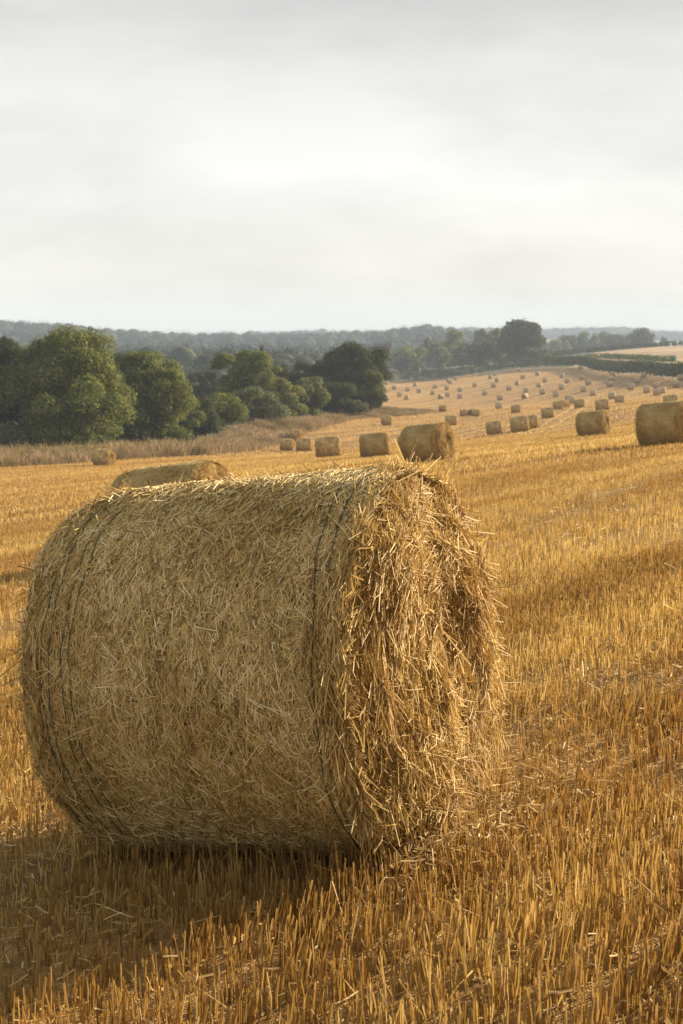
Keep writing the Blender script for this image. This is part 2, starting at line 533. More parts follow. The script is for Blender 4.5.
def make_big_bale():
    root = empty('straw_bale')
    # ---- rolled side
    nx, nt_ = 64, 220
    X, TH = np.meshgrid(np.linspace(-LEN / 2, LEN / 2, nx), np.linspace(0, 2 * np.pi, nt_, endpoint=False), indexing='ij')
    base = (bale_local(X.ravel(), r_side(X.ravel(), TH.ravel()) - .012, TH.ravel()), grid_faces(nx, nt_, True))
    n = 112000
    x = rng.uniform(-LEN / 2, LEN / 2, n); th = rng.uniform(0, 2 * np.pi, n)
    r = r_side(x, th)
    nrm = np.stack([0 * x, np.cos(th), np.sin(th)], -1)
    tan = np.stack([0 * x, -np.sin(th), np.cos(th)], -1)
    axs = np.tile([1., 0, 0], (n, 1))
    ang = np.where(rng.random(n) < .60, rng.normal(0, .52, n), rng.uniform(-1.57, 1.57, n))
    L = rng.gamma(2.8, .020, n).clip(.015, .18); W = rng.uniform(.0020, .0045, n)
    T = tan * np.cos(ang)[:, None] + axs * np.sin(ang)[:, None]
    T += nrm * rng.normal(0, .045, n)[:, None]
    # long straws lie on a round drum: sink their middle with the curvature
    sag = (L * np.abs(np.cos(ang))) ** 2 / (8 * RAD)
    P = bale_local(x, r + rng.uniform(-.005, .006, n) - sag * .5, th)
    Nn = nrm + rng.normal(0, .30, (n, 3))
    s1 = strands(P, T, Nn, L, W, sag + rng.normal(.0006, .0012, n))
    # hairs standing off
    n = 1500
    x = rng.uniform(-LEN / 2, LEN / 2, n); th = rng.uniform(0, 2 * np.pi, n)
    nrm = np.stack([0 * x, np.cos(th), np.sin(th)], -1); tan = np.stack([0 * x, -np.sin(th), np.cos(th)], -1)
    T = tan * rng.normal(0, .7, n)[:, None] + nrm * rng.uniform(.12, .6, n)[:, None] + np.tile([1., 0, 0], (n, 1)) * rng.normal(0, .6, n)[:, None]
    L = rng.uniform(.025, .085, n)
    P = bale_local(x, r_side(x, th), th) + unit(T) * (L * .35)[:, None]
    s2 = strands(P, T, nrm + rng.normal(0, .5, (n, 3)), L, rng.uniform(.0025, .0045, n), rng.normal(0, .004, n))
    V, F = join([s1, s2])
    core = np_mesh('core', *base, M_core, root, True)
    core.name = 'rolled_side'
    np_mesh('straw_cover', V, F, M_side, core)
    # ---- net threads round the drum, one strip of net
    parts = []
    tt = np.linspace(0, 2 * np.pi, 120, endpoint=False)
    for xx in np.arange(-LEN / 2 + .06, LEN / 2 - .05, .028):
        xo = xx + .004 * np.sin(tt * 3 + rng.uniform(0, 6)) + .003 * np.sin(tt * 7 + rng.uniform(0, 6))
        parts.append(tube(bale_local(xo, r_side(xo, tt) + .0045 + .003 * np.sin(tt * 17 + xx * 40), tt), .0013, 4, True))
    V, F = join(parts)
    np_mesh('net_wrap', V, F, M_net, root)
    # ---- dark green twine, several loops towards either end
    for xx, wob in ((LEN / 2 - .135, .012), (LEN / 2 - .078, .016), (-LEN / 2 + .10, .010), (-LEN / 2 + .145, .012), (-LEN / 2 + .20, .012), (-LEN / 2 + .235, .010)):
        t2 = np.linspace(0, 2 * np.pi, 260, endpoint=False); ph = rng.uniform(0, 6, 3)
        xo = xx + wob * np.sin(t2 + ph[0]) + .008 * np.sin(4 * t2 + ph[1]) + .003 * np.sin(11 * t2 + ph[2])
        V, F = tube(bale_local(xo, r_side(xo, t2) + (.0105 if xx > 0 else .0075) + .003 * np.sin(t2 * 23 + ph[1]), t2),   .0016 if xx < 0 else .0021, 5, True)
        np_mesh('twine', V, F, M_twine, root)
    # ---- the two ends
    for sgn in (1, -1):
        nr, na = 60, 200
        RR, TT = np.meshgrid(np.linspace(0.001, 1, nr) * (RAD - .005), np.linspace(0, 2 * np.pi, na, endpoint=False), indexing='ij')
        yy, zz = (RR * np.cos(TT)).ravel(), (RR * np.sin(TT)).ravel()
        V0 = np.stack([sgn * (LEN / 2 - .012 + face_h(yy, zz)), yy, RAD + zz], -1)
        f0 = grid_faces(nr, na, True)
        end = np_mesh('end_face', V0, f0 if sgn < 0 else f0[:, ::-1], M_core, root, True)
        n = 78000 if sgn > 0 else 7000
        rr = RAD * np.sqrt(rng.random(n)) * .995; t = rng.uniform(0, 2 * np.pi, n)
        y, z = rr * np.cos(t), rr * np.sin(t)
        h = face_h(y, z)
        out = np.tile([sgn * 1., 0, 0], (n, 1))
        tan = np.stack([0 * t, -np.sin(t), np.cos(t)], -1); radv = np.stack([0 * t, np.cos(t), np.sin(t)], -1)
        a = rng.normal(0, .48, n)
        wild = rng.random(n) < .16
        a[wild] = rng.uniform(-1.57, 1.57, wild.sum())
        T = tan * np.cos(a)[:, None] + radv * np.sin(a)[:, None]
        o_ = rng.normal(.03, .15, n); o_[wild] += rng.uniform(0, .30, wild.sum())
        sgt = np.where(T[:, 2] < 0, 1, -1)[:, None]          # straws hang: the lower end is the free end
        T = T * sgt + out * o_[:, None]
        T[:, 2] -= .12
        L = rng.gamma(3.2, .027, n).clip(.02, .25); W = rng.uniform(.0019, .0043, n)
        P = np.stack([sgn * (LEN / 2 - .010 + h + rng.uniform(-.006, .016, n)), y, RAD + z], -1) + unit(T) * (L * np.where(o_ > .15, .3, 0))[:, None]
        s1 = strands(P, T, out + rng.normal(0, .6, (n, 3)), L, W, rng.normal(.002, .007, n))
        # shaggy rim and the un-netted shoulder
        n = 3800 if sgn > 0 else 300
        t = rng.uniform(0, 2 * np.pi, n); xs = LEN / 2 - np.abs(rng.normal(0, .05, n)) - .004 - .02
        rr = RAD + rng.normal(-.006, .012, n)
        radv = np.stack([0 * t, np.cos(t), np.sin(t)], -1); tan = np.stack([0 * t, -np.sin(t), np.cos(t)], -1)
        T = tan * np.where(rng.random(n) < .5, -1, 1)[:, None] + radv * rng.normal(.0, .12, n)[:, None] + np.tile([sgn * 1., 0, 0], (n, 1)) * rng.normal(.0, .30, n)[:, None]
        L = rng.gamma(4.0, .022, n).clip(.03, .18)
        sag = L ** 2 / (8 * RAD)
        P = bale_local(sgn * xs, rr - sag * .5, t)
        s2 = strands(P, T, radv + rng.normal(0, .5, (n, 3)), L, rng.uniform(.003, .006, n), sag)
        # long stray straws at the edge
        n = 420 if sgn > 0 else 60
        t = rng.uniform(0, 2 * np.pi, n)
        radv = np.stack([0 * t, np.cos(t), np.sin(t)], -1); tan = np.stack([0 * t, -np.sin(t), np.cos(t)], -1)
        T = tan * rng.normal(0, .8, n)[:, None] + radv * rng.uniform(.1, .8, n)[:, None] + np.tile([sgn * 1., 0, 0], (n, 1)) * rng.normal(.3, .5, n)[:, None]
        L = rng.uniform(.05, .17, n)
        P = bale_local(sgn * (LEN / 2 - rng.uniform(0, .05, n)), RAD - .01 + 0 * t, t) + unit(T) * (L * .36)[:, None]
        s3 = strands(P, T, rng.normal(0, 1, (n, 3)), L, rng.uniform(.0025, .0045, n), rng.normal(0, .012, n))
        V, F = join([s1, s3])
        np_mesh('loose_straw', V, F, M_face, end)
        np_mesh('shoulder_straw', *s2, M_side, end)
    return root


def make_mid_bale():
    root = empty('straw_bale')
    nx, na = 24, 64
    L2 = LEN * 1.06
    X, TH = np.meshgrid(np.linspace(-L2 / 2, L2 / 2, nx), np.linspace(0, 2 * np.pi, na, endpoint=False), indexing='ij')
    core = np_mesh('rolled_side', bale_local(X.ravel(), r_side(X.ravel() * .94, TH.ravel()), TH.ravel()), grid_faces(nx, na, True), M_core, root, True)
    n = 5000
    x = rng.uniform(-L2 / 2, L2 / 2, n); th = rng.uniform(0, 2 * np.pi, n)
    nrm = np.stack([0 * x, np.cos(th), np.sin(th)], -1); tan = np.stack([0 * x, -np.sin(th), np.cos(th)], -1)
    a = rng.normal(0, .6, n)
    T = tan * np.cos(a)[:, None] + np.tile([1., 0, 0], (n, 1)) * np.sin(a)[:, None] + nrm * rng.normal(0, .1, n)[:, None]
    L = rng.uniform(.10, .26, n); sag = L ** 2 / (8 * RAD)
    s = strands(bale_local(x, r_side(x * .94, th) + .004, th), T, nrm + rng.normal(0, .3, (n, 3)), L, rng.uniform(.014, .026, n), sag)
    np_mesh('straw_cover', *s, M_side, core)
    for sgn in (1, -1):
        RR, TT = np.meshgrid(np.linspace(0.001, 1, 18) * (RAD - .002), np.linspace(0, 2 * np.pi, na, endpoint=False), indexing='ij')
        yy, zz = (RR * np.cos(TT)).ravel(), (RR * np.sin(TT)).ravel()
        V0 = np.stack([sgn * (L2 / 2 - .01 + face_h(yy, zz)), yy, RAD + zz], -1); f0 = grid_faces(18, na, True)
        end = np_mesh('end_face', V0, f0 if sgn < 0 else f0[:, ::-1], M_core, root, True)
        n = 1600
        rr = RAD * np.sqrt(rng.random(n)); t = rng.uniform(0, 2 * np.pi, n); y, z = rr * np.cos(t), rr * np.sin(t)
        T = np.stack([rng.normal(.1, .25, n) * sgn, -np.sin(t) + rng.normal(0, .4, n), np.cos(t) + rng.normal(0, .4, n)], -1)
        P = np.stack([sgn * (L2 / 2 + face_h(y, z) + rng.uniform(-.01, .02, n)), y, RAD + z], -1)
        s = strands(P, T, np.tile([sgn * 1., 0, 0], (n, 1)) + rng.normal(0, .5, (n, 3)), rng.uniform(.08, .26, n), rng.uniform(.012, .022, n), rng.normal(0, .01, n))
        np_mesh('loose_straw', *s, M_face, end)
    return root


M_tside = solid_mat('distant_straw_side', [(.3, (.36, .27, .155)), (.7, (.55, .43, .26))], 9, .8, .5, 20)
M_tend = solid_mat('distant_straw_end', [(.3, (.20, .13, .05)), (.7, (.46, .31, .12))], 11, .8, .8, 20)


def make_tiny_bale():
    L2 = LEN * 1.08
    prof = [(-L2 / 2 - .02, 0.02), (-L2 / 2 - .01, .5), (-L2 / 2 + .01, .655), (-L2 / 2 + .06, RAD), (-.2, RAD + .008), (.25, RAD + .004), (L2 / 2 - .06, RAD), (L2 / 2 - .01, .655), (L2 / 2 + .01, .5), (L2 / 2 + .02, .02)]
    na = 28
    X = np.repeat([p[0] for p in prof], na); Rr = np.repeat([p[1] for p in prof], na); TH = np.tile(np.linspace(0, 2 * np.pi, na, endpoint=False), len(prof))
    q = np.stack([X, Rr * np.cos(TH), Rr * np.sin(TH)], -1)
    Rr = Rr + .016 * Waves(3, 3, 12, 5)(q)
    F = grid_faces(len(prof), na, True)
    band = np.repeat(np.arange(len(prof) - 1), na)
    return np_mesh('straw_bale', bale_local(X, Rr, TH), F, [M_tside, M_tend], None, True, True, np.where((band < 2) | (band > 6), 1, 0))


big = make_big_bale(); mid = make_mid_bale(); tiny = make_tiny_bale()
protos = {'big': [big, False], 'mid': [mid, False], 'tiny': [tiny, False]}


def place_bale(x, y, yaw, label, kind, group, sc_=1.0, len_=1.0, sink=.025, tilt=1.0):
    pr = protos[kind]
    o = pr[0] if not pr[1] else copy_tree(pr[0])
    pr[1] = True
    e = .6
    gx = (g1(x + e, y) - g1(x - e, y)) / (2 * e); gy = (g1(x, y + e) - g1(x, y - e)) / (2 * e)
    gx *= tilt
    a = R_(yaw); ax = Vector((math.cos(a), math.sin(a), math.cos(a) * gx + math.sin(a) * gy)).normalized()
    nrm = Vector((-gx, -gy, 1)).normalized(); sd = nrm.cross(ax).normalized(); up = ax.cross(sd)
    m = Matrix((ax * sc_ * len_, sd * sc_, up * sc_)).transposed().to_4x4()
    m.translation = Vector((x, y, g1(x, y))) - up * sink
    o.matrix_world = m
    tag(o, label, 'straw bale', group)
    return o


G1, G2, G3 = 'round straw bales in the near field', 'round straw bales across the middle of the field', 'small round straw bales on the far slope'
MX, MY, MYAW = -0.215, 5.24, -25.0
place_bale(MX, MY, MYAW, 'huge round straw bale close up, its shaggy end catching the sun', 'big', G1, sink=.01, tilt=.72)

# px, base py, yaw, label  (position on the ground follows from the terrain)
BALES = [
    (180, 551, -24, 'pale round bale mostly hidden behind the huge close-up bale, only its top showing', 20.6),
    (667, 440.5, -33, 'big round bale cut by the picture edge on the sunny slope', 44.5),
    (594, 433, -35, 'round bale with lit ragged end, beside the big bale at the picture edge', 78),
    (429, 459, -35, 'round bale with wide ragged end, directly above the huge close-up bale', 48.5),
    (406, 447.5, -12, 'bale half hidden behind the round bale with the wide ragged end', None),
    (376, 458, -3, 'broadside bale standing alone between the wide-ended bale and the group of four', None),
    (329, 458, -2, 'broadside bale at the near end of the group of four by the tall grass', None),
    (304.4, 451.5, -6, 'low looking bale in the middle of the group of four by the tall grass', None),
    (287.5, 450.5, -20, 'front bale of the group of four, hard against the brown tall grass', None),
    (296.5, 440, -28, 'rearmost bale of the group of four, peeping over the front bale', None),
    (104, 466, -30, 'lone bale at the foot of the tall leafy trees, against the dry grass', None),
    (386.5, 425, -4, 'lone bale standing before the round dark tree at the grass strip tip', None),
    (495, 434.5, -2, 'small broadside bale standing clear, just west of the plump bale pair', None),
    (520.5, 432, -8, 'plump bale in front of another, midway between the small broadside bale and the lit one', None),
    (531.5, 429, -10, 'bale peeping out behind the plump bale in mid field', None),
    (451.5, 425.5, -4, 'broadside bale just above the wide-ended bale and standing clear of it', None),
    (548.2, 418.2, -5, 'dark square bale standing alone behind the plump pair', None),
    (516.4, 412.9, -20, 'bale above the plump pair, near the middle of the far slope foot', None),
    (464.2, 416.2, 0, 'bale to the west of the touching pair above the small broadside bale', None),
    (472.6, 415.6, 55, 'narrow dark bale of the touching pair, end turned to the viewer', None),
    (476.4, 416.4, -15, 'wider paler bale of the touching pair', None),
    (558.3, 409.5, -10, 'front bale of the overlapping pair beside the curved wheel tracks', None),
    (564.5, 407.5, 40, 'bale tucked behind another beside the curved wheel tracks', None),
    (572, 403.6, -12, 'bale in front of one peeping top, above the curved wheel tracks', None),
    (569.5, 401.6, 10, 'bale whose top peeps out above the curved wheel tracks', None),
    (580, 408, -15, 'bale sitting right beside the upper end of the curved wheel tracks', None),
    (603, 411, -12, 'bale partly covered by the lit ragged bale in front of it', None),
    (619.8, 403, -5, 'bale low on the slope just clear of the big edge bale', None),
    (612.2, 398.8, -16, 'bale with dark end close above the one by the big edge bale', None),
    (671.5, 407, -10, 'bale of which only a pale rim shows above the big edge bale', None),
    (442.6, 411.4, -2, 'bale standing alone near the tip of the brown grass patch', None),
    (498.8, 408.5, -4, 'lower bale of the two stacked one above another under the far slope centre', None),
    (500.2, 400, 4, 'upper bale of the two one above another under the far slope centre', None),
    (525, 398.8, 50, 'squat bale with its dark end turned to the viewer, far slope foot', None),
    (556.2, 396.8, -8, 'bale on the far slope above the dark square bale', None),
    (593.2, 395.8, -14, 'bale on the far slope above the lit ragged bale, lower of two', None),
    (583.9, 391.8, -10, 'bale on the far slope above the lit ragged bale, upper of two', None),
    (542.6, 394.3, -5, 'small bale slightly above and beside the bale over the dark square one', None),
    (526.1, 392.5, -6, 'small bale perched just above the squat dark-ended bale', None),
    (509.2, 390.3, 3, 'small bale alone in mid slope, under the round oak edge', None),
    (517.6, 385, -30, 'small bale in mid slope directly beneath the round oak', None),
    (523, 378.7, 5, 'small bale high on the slope beneath the round oak, second from the hedge', None),
    (518.9, 370.6, -10, 'pale bale touching the hedge foot beneath the round oak', None),
    (537.8, 374, -25, 'small bale near the hedge beneath the round oak flank', None),
    (545, 382.1, -8, 'small bale under the near-hedge bale by the oak flank', None),
    (539.5, 387.2, -30, 'small wide bale in mid slope beneath the oak flank', None),
    (562.2, 377.7, -22, 'small bale near the hedge where the second hedge begins above', None),
    (567.2, 383, -5, 'small bale just under the one where the second hedge begins', None),
    (561.8, 389.4, -12, 'small bale in mid slope two below where the second hedge begins', None),
    (580.5, 368.2, -5, 'pale bale touching the hedge beside the bare greyish turf', None),
    (582.1, 379.8, -8, 'small bale at the lower rim of the bare greyish turf', None),
    (588.6, 384.8, 8, 'small bale one step under the rim of the bare greyish turf', None),
    (612.7, 375, -8, 'pinkish bale at the hedge end of the bare greyish turf', None),
    (611, 381.1, 4, 'upper bale of the two in a column beneath the pinkish hedge bale', None),
    (610.1, 386.6, 6, 'lower bale of the two in a column beneath the pinkish hedge bale', None),
    (644, 375.9, -8, 'reddish bale tight against the hedge under the pale upper field', None),
    (637.1, 383.1, -4, 'small bale diagonally under the reddish hedge bale, upper of two', None),
    (631.1, 389.7, 3, 'small bale diagonally under the reddish hedge bale, lower of two', None),
    (646.9, 393, -12, 'small bale just above the flank of the big edge bale', None),
    (656.9, 388.6, -3, 'upper bale of the little cluster above the big edge bale', None),
    (657, 395.2, -8, 'front bale of the little cluster above the big edge bale', None),
    (662.3, 393.4, -20, 'rear bale of the little cluster, behind its front bale', None),
    (675.8, 387, 3, 'small bale alone above the lit end of the big edge bale', None),
    (680.6, 379.2, -8, 'reddish bale at the hedge cut by the picture edge', None),
    (386.6, 383.6, -6, 'reddish bale at the hedge corner beside the round dark tree', None),
    (394.1, 389.4, 2, 'small bale just under the hedge corner bale', None),
    (407.7, 391.2, -2, 'small bale between the hedge corner and the grass patch, upper middle', None),
    (415.3, 386.4, -18, 'small bale under the pale post in the hedge', None),
    (419.1, 392.8, 3, 'small bale second below the pale post in the hedge', None),
    (399.5, 396.6, 0, 'small bale above the grass patch, next to the half buried one', None),
    (406.6, 399.6, -10, 'brownish wide bale half buried in the weeds of the grass patch', None),
    (435.2, 388.4, -8, 'small bale in open slope under the tall pale trees, upper of two', None),
    (432.7, 394.8, -6, 'small bale in open slope under the tall pale trees, lower of two', None),
    (441, 398.8, 35, 'dark bale low on the slope, one of a close pair', None),
    (447.6, 396.7, -3, 'paler bale low on the slope beside the dark one of a close pair', None),
    (446.9, 389.9, -4, 'small bale straight above the close pair low on the slope', None),
    (448.6, 380.9, 20, 'rear bale of the tiny overlapping pair near the hedge', None),
    (450.1, 383.7, 2, 'front bale of the tiny overlapping pair near the hedge', None),
    (455.8, 378.7, -8, 'pale bale at the hedge above the tiny overlapping pair', None),
    (459.8, 391.6, 0, 'upper of two bales in a column east of the close pair', None),
    (459.9, 398.4, -6, 'lower of two bales in a column east of the close pair', None),
    (474.8, 387, 2, 'solitary small bale in the emptiest part of the far slope', None),
    (484.8, 395.1, -6, 'small bale diagonally below the solitary one on the far slope', None),
    (490.5, 377.3, -14, 'front bale of two near the hedge under the loose pale trees', None),
    (494.7, 374.5, -6, 'rear pale bale of two at the hedge under the loose pale trees', None),
    (497.1, 381.8, -16, 'small wide bale just below the hedge pair under the pale trees', None),
    (493.6, 387.4, -4, 'small bale third down from the hedge under the pale trees', None),
]
SIZE = {329: 1.1, 304.4: 1.05, 287.5: .9, 296.5: .9, 104: .98, 386.5: .92, 495: 1.08, 520.5: 1.2, 531.5: 1.1, 451.5: 1.0, 548.2: 1.0, 603: 1.1, 442.6: .78, 464.2: .78, 472.6: .78, 476.4: .78}
FOOT = (518.9, 580.5, 612.7, 644, 680.6, 490.5, 494.7, 455.8, 448.6, 386.6, 537.8)
_log = []
for px, py, yaw, label, Y in BALES:
    if px in FOOT: py += 1.3
    if Y is None:
        p = hit(px, py, 30)
    else:
        xx = at(px, py, Y)[0]; p = np.array([xx, Y, g1(xx, Y)])
    kind = 'big' if p[1] < 95 else 'mid' if p[1] < 265 else 'tiny'
    grp = G1 if p[1] < 130 else G2 if p[1] < 265 else G3
    _log.append((px, py, round(p[1])))
    sv = (1 + random.uniform(-.02, .02)) * (SIZE.get(px, .95 if px > 480 else .86) if kind == 'mid' else 1)
    place_bale(p[0], p[1], yaw + random.uniform(-2, 2), label, kind, grp, sv, 1.10 if (kind == 'big' and px not in ()) else 1.0, .03)
print('BALES', _log)
print('PROTO used', {k: v[1] for k, v in protos.items()})

# ------------------------------------------------------------------ stubble
rd = np.array([math.cos(ROW_ANG), math.sin(ROW_ANG)]); rn = np.array([-rd[1], rd[0]])
_den = Waves(2, .55, 14, 21); _den2 = Waves(2, 2.3, 14, 22)
swath_px = [[(535, 528), (575, 512), (615, 497), (650, 482), (690, 468)], [(470, 700), (540, 690), (610, 688), (690, 692)], [(385, 742), (440, 752), (520, 722)]]
swaths = [np.array([hit(*p)[:2] for p in s]) for s in swath_px]


def swath_dist(P):
    d = np.full(len(P), 1e9)
    for s in swaths:
        d = np.minimum(d, np.abs(left_of(s, P)))
    return d


def in_fan(y0, y1, dens, margin):
    ar = (y1 - y0) * 2 * (y1 * .245 + margin)
    n = int(ar * dens)
    y = rng.uniform(y0, y1, n); x = rng.uniform(-1, 1, n) * (y1 * .245 + margin)
    k = np.abs(x) < y * .245 + margin
    return np.c_[x[k], y[k]]


mainaxis = np.array([math.cos(R_(MYAW)), math.sin(R_(MYAW))])


def under_bale(P):
    q = P - np.array([MX, MY]); u = q @ mainaxis; v = q @ np.array([-mainaxis[1], mainaxis[0]])
    clear = np.full(len(P), 9.0)
    k = (np.abs(u) < LEN / 2 + .03) & (np.abs(v) < RAD)
    clear[k] = RAD - np.sqrt(np.maximum(RAD ** 2 - v[k] ** 2, 0))
    return clear


def stems(P, h, w, lean, sides):
    n = len(P); z = ground(P[:, 0], P[:, 1]) + (.018 * _w1(P) + .008 * _w2(P)) * (1 - smooth(40, 90, np.hypot(P[:, 0], P[:, 1]))) - .012
    b = np.c_[P, z]
    t = b + np.c_[lean * h[:, None], h]
    if sides == 3:                       # near ones are split half tubes
        a = rng.uniform(0, 6.28, n)
        e = np.c_[np.cos(a), np.sin(a), 0 * a] * w[:, None] / 2
        f = np.c_[-np.sin(a), np.cos(a), 0 * a] * w[:, None] * .45
        cut = np.c_[0 * a, 0 * a, rng.uniform(-.007, .007, n)]
        m_ = (b + t) / 2 + rng.normal(0, .0035, (n, 3)) * np.array([1, 1, 0])
        V = np.stack([b - e, b + f, b + e, m_ - e, m_ + f, m_ + e, t - e * .9 + cut, t + f, t + e * .9 - cut], 1).reshape(-1, 3)
        q = np.array([[0, 1, 4, 3], [1, 2, 5, 4], [3, 4, 7, 6], [4, 5, 8, 7]])
        return V, (np.arange(n)[:, None, None] * 9 + q).reshape(-1, 4)
    a = rng.uniform(0, np.pi, n); o = np.c_[np.cos(a), np.sin(a), 0 * a] * w[:, None] / 2
    V = np.stack([b - o, b + o, t + o * .7, t - o * .7], 1).reshape(-1, 3)
    return V, (np.arange(n)[:, None] * 4 + np.arange(4)[None])


def rowed(P, jit):
    """pull points onto drilled rows 14 cm apart"""
    u = P @ rd; v = P @ rn
    v = np.round(v / .145) * .145 + rng.normal(0, jit, len(P))
    # tillers stand in little tufts along the row
    u = np.where(rng.random(len(P)) < .75, np.round(u / .045) * .045 + rng.normal(0, .010, len(P)), u)
    return u[:, None] * rd + v[:, None] * rn


parts = []
P = rowed(in_fan(2.3, 13, 1850, 1.3), .015)
k = rng.random(len(P)) < np.clip(.80 + .20 * _den(P) + .20 * _den2(P), .35, 1)
k &= rng.random(len(P)) < np.clip(swath_dist(P) / .30, .25, 1)
P = P[k]
h = rng.normal(.102, .026, len(P)).clip(.03, .17) * np.clip(.95 + .12 * _den(P), .7, 1.15)
h = np.minimum(h, under_bale(P) + .02)
lean = rng.normal(0, .085, (len(P), 2)) + .05 * np.c_[_den2(P), _den2(P[:, ::-1])]
broken = rng.random(len(P)) < .10
lean[broken] = rng.normal(0, .8, (broken.sum(), 2)); h[broken] *= .75
parts.append(stems(P, h, rng.uniform(.0032, .0064, len(P)), lean, 3))
P = rowed(in_fan(13, 36, 600, 2.0), .03)
k = rng.random(len(P)) < np.clip(.8 + .25 * _den(P), .15, 1)
k &= rng.random(len(P)) < np.clip(swath_dist(P) / .30, .25, 1); P = P[k]
parts.append(stems(P, rng.normal(.108, .026, len(P)).clip(.04, .18), rng.uniform(.006, .010, len(P)), rng.normal(0, .10, (len(P), 2)), 0))
P = in_fan(36, 130, 75, 4.0)
P = P[inside(field_poly, P)]
parts.append(stems(P, rng.normal(.11, .03, len(P)).clip(.05, .2), rng.uniform(.014, .032, len(P)), rng.normal(0, .16, (len(P), 2)), 0))
P = in_fan(130, 540, 4, 6.0)
P = P[inside(field_poly, P)]
P = P[rng.random(len(P)) < 1 - smooth(150, 520, P[:, 1])]
parts.append(stems(P, rng.normal(.11, .03, len(P)).clip(.05, .2), rng.uniform(.07, .15, len(P)), rng.normal(0, .2, (len(P), 2)), 0))
V, F = join(parts)
tag(np_mesh('stubble', V, F, M_stub), 'golden cut cereal stubble standing in drilled rows all over the field', 'stubble', kind='stuff')
print('stubble verts', len(V))

# loose straw lying between the stems
parts = []
P = in_fan(2.3, 13, 520, 1.3)
extra = []
for s in swaths:
    for a, b in zip(s[:-1], s[1:]):
        m_ = int(np.linalg.norm(b - a) * 130)
        t = rng.random(m_)[:, None]
        extra.append(a + (b - a) * t + rng.normal(0, .17, (m_, 2)))
# straw fallen from the ragged end
q = np.array([MX, MY]) + mainaxis * (LEN / 2 + .05)
extra.append(q + mainaxis * np.abs(rng.normal(0, .13, (900, 1))) + rng.normal(0, .33, (900, 1)) * np.array([[-mainaxis[1], mainaxis[0]]]))
nex = sum(map(len, extra))
P = np.r_[P, np.concatenate(extra)]
P = P[under_bale(P) > 5]
n = len(P); isx = np.arange(n) >= n - nex
zz = ground(P[:, 0], P[:, 1]) + .018 * _w1(P) + .008 * _w2(P) + np.where(isx, rng.uniform(.01, .13, n), rng.gamma(1.2, .02, n).clip(.004, .10))
a = rng.uniform(0, 6.28, n); T = np.c_[np.cos(a), np.sin(a), rng.normal(0, .28, n)]
V1 = strands(np.c_[P, zz], T, np.tile([0, 0, 1.], (n, 1)) + rng.normal(0, .5, (n, 3)), np.where(rng.random(n) < .03, rng.gamma(4, .028, n), rng.gamma(3, .014, n)).clip(.02, .3), rng.uniform(.003, .0065, n), rng.normal(0, .006, n))
parts.append(V1)
P = in_fan(13, 40, 7, 2.0); n = len(P)
a = rng.uniform(0, 6.28, n); T = np.c_[np.cos(a), np.sin(a), rng.normal(0, .25, n)]
parts.append(strands(np.c_[P, ground(P[:, 0], P[:, 1]) + rng.uniform(.03, .15, n)], T, np.tile([0, 0, 1.], (n, 1)), rng.uniform(.06, .26, n), rng.uniform(.005, .010, n), rng.normal(0, .01, n)))
V, F = join(parts)
tag(np_mesh('chaff', V, F, M_litter), 'loose pale straw scattered between the standing stubble', 'loose straw', kind='stuff')

# ------------------------------------------------------------------ strip of tall dry grass along the field edge
segs = []
sf, sb = strip_front[:, :2], strip_back[:, :2]
wgt = np.array([np.linalg.norm(sf[i + 1] - sf[i]) * (np.linalg.norm(sb[i] - sf[i]) + np.linalg.norm(sb[i + 1] - sf[i + 1])) / 2 for i in range(len(sf) - 1)])
cnt = (np.clip(wgt, 0, None) / wgt.sum() * 260000).astype(int)
for i, c in enumerate(cnt):
    u = rng.random(c)[:, None]; v = (rng.random(c) ** 1.25)[:, None]
    a = sf[i] * (1 - u) + sf[i + 1] * u; b = sb[i] * (1 - u) + sb[i + 1] * u
    segs.append(a * (1 - v) + b * v)
P = np.concatenate(segs) + rng.normal(0, .5, (sum(cnt), 2))
_tw = Waves(2, .11, 12, 31)
tp = np.clip((P[:, 1] - 222) / 26, 0, 1)
_tw2 = Waves(2, .45, 12, 32); _tw3 = Waves(2, 1.6, 12, 33)
kk = rng.random(len(P)) < np.clip(.55 + .35 * _tw2(P) + .3 * _tw3(P), .08, 1); P = P[kk]; tp = tp[kk]
h = (1 - .75 * tp) * (rng.normal(.48, .15, len(P)) * np.clip(1 + .25 * _tw2(P) + .2 * _tw3(P), .5, 1.6) * np.clip(1 + .22 * _tw(P), .5, 1.5)).clip(.12, 1.7)
V, F = stems(P, h, rng.uniform(.02, .06, len(P)), rng.normal(0, .38, (len(P), 2)), 0)
tag(np_mesh('tall_grass', V, F, M_tall), 'strip of tall brownish dry grass between field edge and trees', 'grass', kind='stuff')

# ------------------------------------------------------------------ trees
def leaf_cloud(centers, radii, counts, size, seed, squash=.85, fill=.25, up=.15):
    r = np.random.default_rng(seed)
    Cn = np.repeat(centers, counts, 0); Rd = np.repeat(radii, counts)
    n = len(Cn)
    d = unit(r.normal(0, 1, (n, 3)))
    d[:, 2] = np.where(d[:, 2] < -.5, -d[:, 2] * .6, d[:, 2])
    rr = np.where(r.random(n) < fill, r.random(n) ** .5 * .8, r.normal(.97, .10, n))
    P = Cn + d * (Rd * rr)[:, None] * np.array([1, 1, squash])
    N = unit(d + r.normal(0, .38, (n, 3)) + np.array([0, 0, up]))
    t = unit(np.cross(N, r.normal(0, 1, (n, 3)))); b = np.cross(N, t)
    s = (size * r.uniform(.6, 1.35, n))[:, None]
    V = np.stack([P - t * s * .75, P - b * s * .42 + N * s * .1, P + t * s * .75, P + b * s * .42 + N * s * .1], 1).reshape(-1, 3)
    return V, np.arange(n)[:, None] * 4 + np.arange(4)[None]


